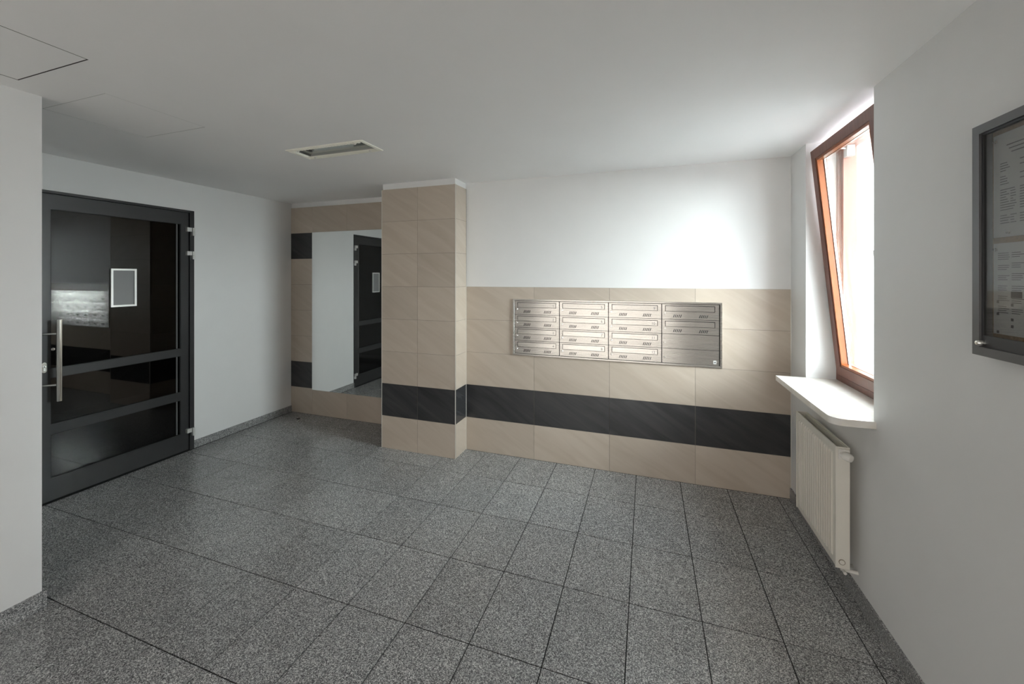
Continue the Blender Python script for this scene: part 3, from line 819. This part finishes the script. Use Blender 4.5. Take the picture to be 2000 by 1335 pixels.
bm = B(); lathe(bm, [(0.009, 0), (0.009, 0.012), (0.006, 0.018), (0.002, 0.019)], (NX + 0.006, NY1 - fwn - 0.010, NZ0 + fwn + 0.012), (-1, 0, 0)); obj('lock_knob', bm, 'chrome', nb, smooth=True)
def sheet(y_left, z_top, w, h, seed, label, style):
    rnd = random.Random(seed)
    t = tag(empty('paper_notice', (0.9655, y_left - w / 2, z_top - h)), label, 'notice')
    bm = B(); bx(bm, 0.9648, 0.9657, y_left - w, y_left, z_top - h, z_top); obj('sheet', bm, 'paper', t)
    bm = B()
    def bar(u, v, l, th): bx(bm, 0.9644, 0.96485, y_left - u - l, y_left - u, z_top - v - th, z_top - v)
    blocks = []
    if style == 0:
        for k in range(3): bar(0.045 + 0.008 * k, 0.036 + k * 0.011, 0.13 - 0.03 * k, 0.0028)
        v = 0.085
        for para in range(4):
            for k in range(4 + (para == 2) * 5):
                bar(0.024, v, rnd.uniform(0.018, 0.04), 0.0022)
                if para >= 2: bar(0.058, v, rnd.uniform(0.008, 0.02), 0.0022)
                if k % 2 == 0 or para > 1: bar(0.088, v, rnd.uniform(0.03, 0.09), 0.0022)
                v += 0.0072
            v += 0.009
    else:
        for cx in (0.016, 0.062, 0.108, 0.154):
            v = 0.028
            for para in range(6):
                for k in range(rnd.choice((3, 4))):
                    bar(cx, v, rnd.uniform(0.026, 0.040), 0.0018)
                    v += 0.0058
                v += 0.012
        for (u, v, l, th) in ((0.060, 0.138, 0.035, 0.018), (0.108, 0.020, 0.04, 0.03), (0.108, 0.122, 0.04, 0.024)):
            blocks.append((0.9642, 0.9646, y_left - u - l, y_left - u, z_top - v - th, z_top - v))
        for (u, v) in ((0.012, 0.165), (0.060, 0.172), (0.012, 0.200), (0.060, 0.213), (0.060, 0.232), (0.012, 0.252)):
            blocks.append((0.9642, 0.9646, y_left - u - 0.008, y_left - u, z_top - v - 0.008, z_top - v))
    obj('printed_text', bm, 'ink_grey', t)
    if style:
        for d in blocks:
            q = B(); bx(q, *d); obj('printed_block', q, 'ink_grey', t)
    for (u, v) in ((0.010, 0.018), (w - 0.012, 0.018)) + (((0.055, h - 0.012),) if style == 0 else ()):
        bm = B(); lathe(bm, [(0.0045, 0), (0.0045, 0.002), (0.0028, 0.004), (0.0036, 0.007), (0.0025, 0.008)], (0.9650, y_left - u, z_top - v), (-1, 0, 0), 12); obj('push_pin', bm, 'chrome', t, smooth=True)
sheet(1.5655, 2.000, 0.21, 0.297, 3, 'white letter with three centred heading lines pinned above on the notice board', 0)
sheet(1.5655, 1.686, 0.21, 0.262, 5, 'white leaflet of small columns and grey blocks pinned below on the notice board', 1)

# ------------------------------------------------------------------ glazed entrance behind the viewer
e1 = empty('door_2', (-1.0, YE - 0.08, 0)); struct(e1, 'wide dark framed glass entrance behind the viewer', 'door')
bm = B()
xs2 = [EX0, EX0 + 0.06, -1.93, -1.85, -0.17, -0.09, EX1 - 0.06, EX1]
grid(bm, xs2, [0, 0.08, EZ - 0.06, EZ], [(xs2[1], xs2[2], 0.08, EZ - 0.06), (xs2[3], xs2[4], 0.08, EZ - 0.06), (xs2[5], xs2[6], 0.08, EZ - 0.06)], YE - 0.11, YE - 0.05, lambda u, v, w: (u, w, v))
obj('door_frame', bm, 'anthracite', e1)
for a, b_ in ((1, 2), (3, 4), (5, 6)):
    bm = B(); bx(bm, xs2[a], xs2[b_], YE - 0.084, YE - 0.078, 0.08, EZ - 0.06); obj('glass_pane', bm, 'entrance_glass', e1)

# dark double door in the passage wall behind the viewer (shows in the steel of the mailboxes)
d3 = empty('door_3', (XF, -2.2, 0)); struct(d3, 'dark anthracite double door in the passage wall near the entrance', 'door')
bm = B(); grid(bm, [-2.98, -2.92, -1.46, -1.40], [0, 2.14, 2.20], [(-2.92, -1.46, -1, 2.14)], XF - 0.002, XF + 0.012, lambda u, v, w: (w, u, v)); obj('door_frame', bm, 'anthracite', d3)
for a, b_ in ((-2.917, -2.193), (-2.187, -1.463)):
    bm = B(); bx(bm, XF - 0.001, XF + 0.006, a, b_, 0.006, 2.137); lf = obj('door_leaf', bm, 'anthracite', d3)
    hy = b_ - 0.07 if a < -2.5 else a + 0.07
    bm = B(); bx(bm, XF + 0.006, XF + 0.012, hy - 0.02, hy + 0.02, 0.98, 1.14); cyl(bm, (XF + 0.012, hy, 1.08), (XF + 0.05, hy, 1.08), 0.008); cyl(bm, (XF + 0.05, hy, 1.08), (XF + 0.05, hy + (0.11 if a > -2.5 else -0.11), 1.08), 0.008)
    obj('door_handle', bm, 'chrome', lf)
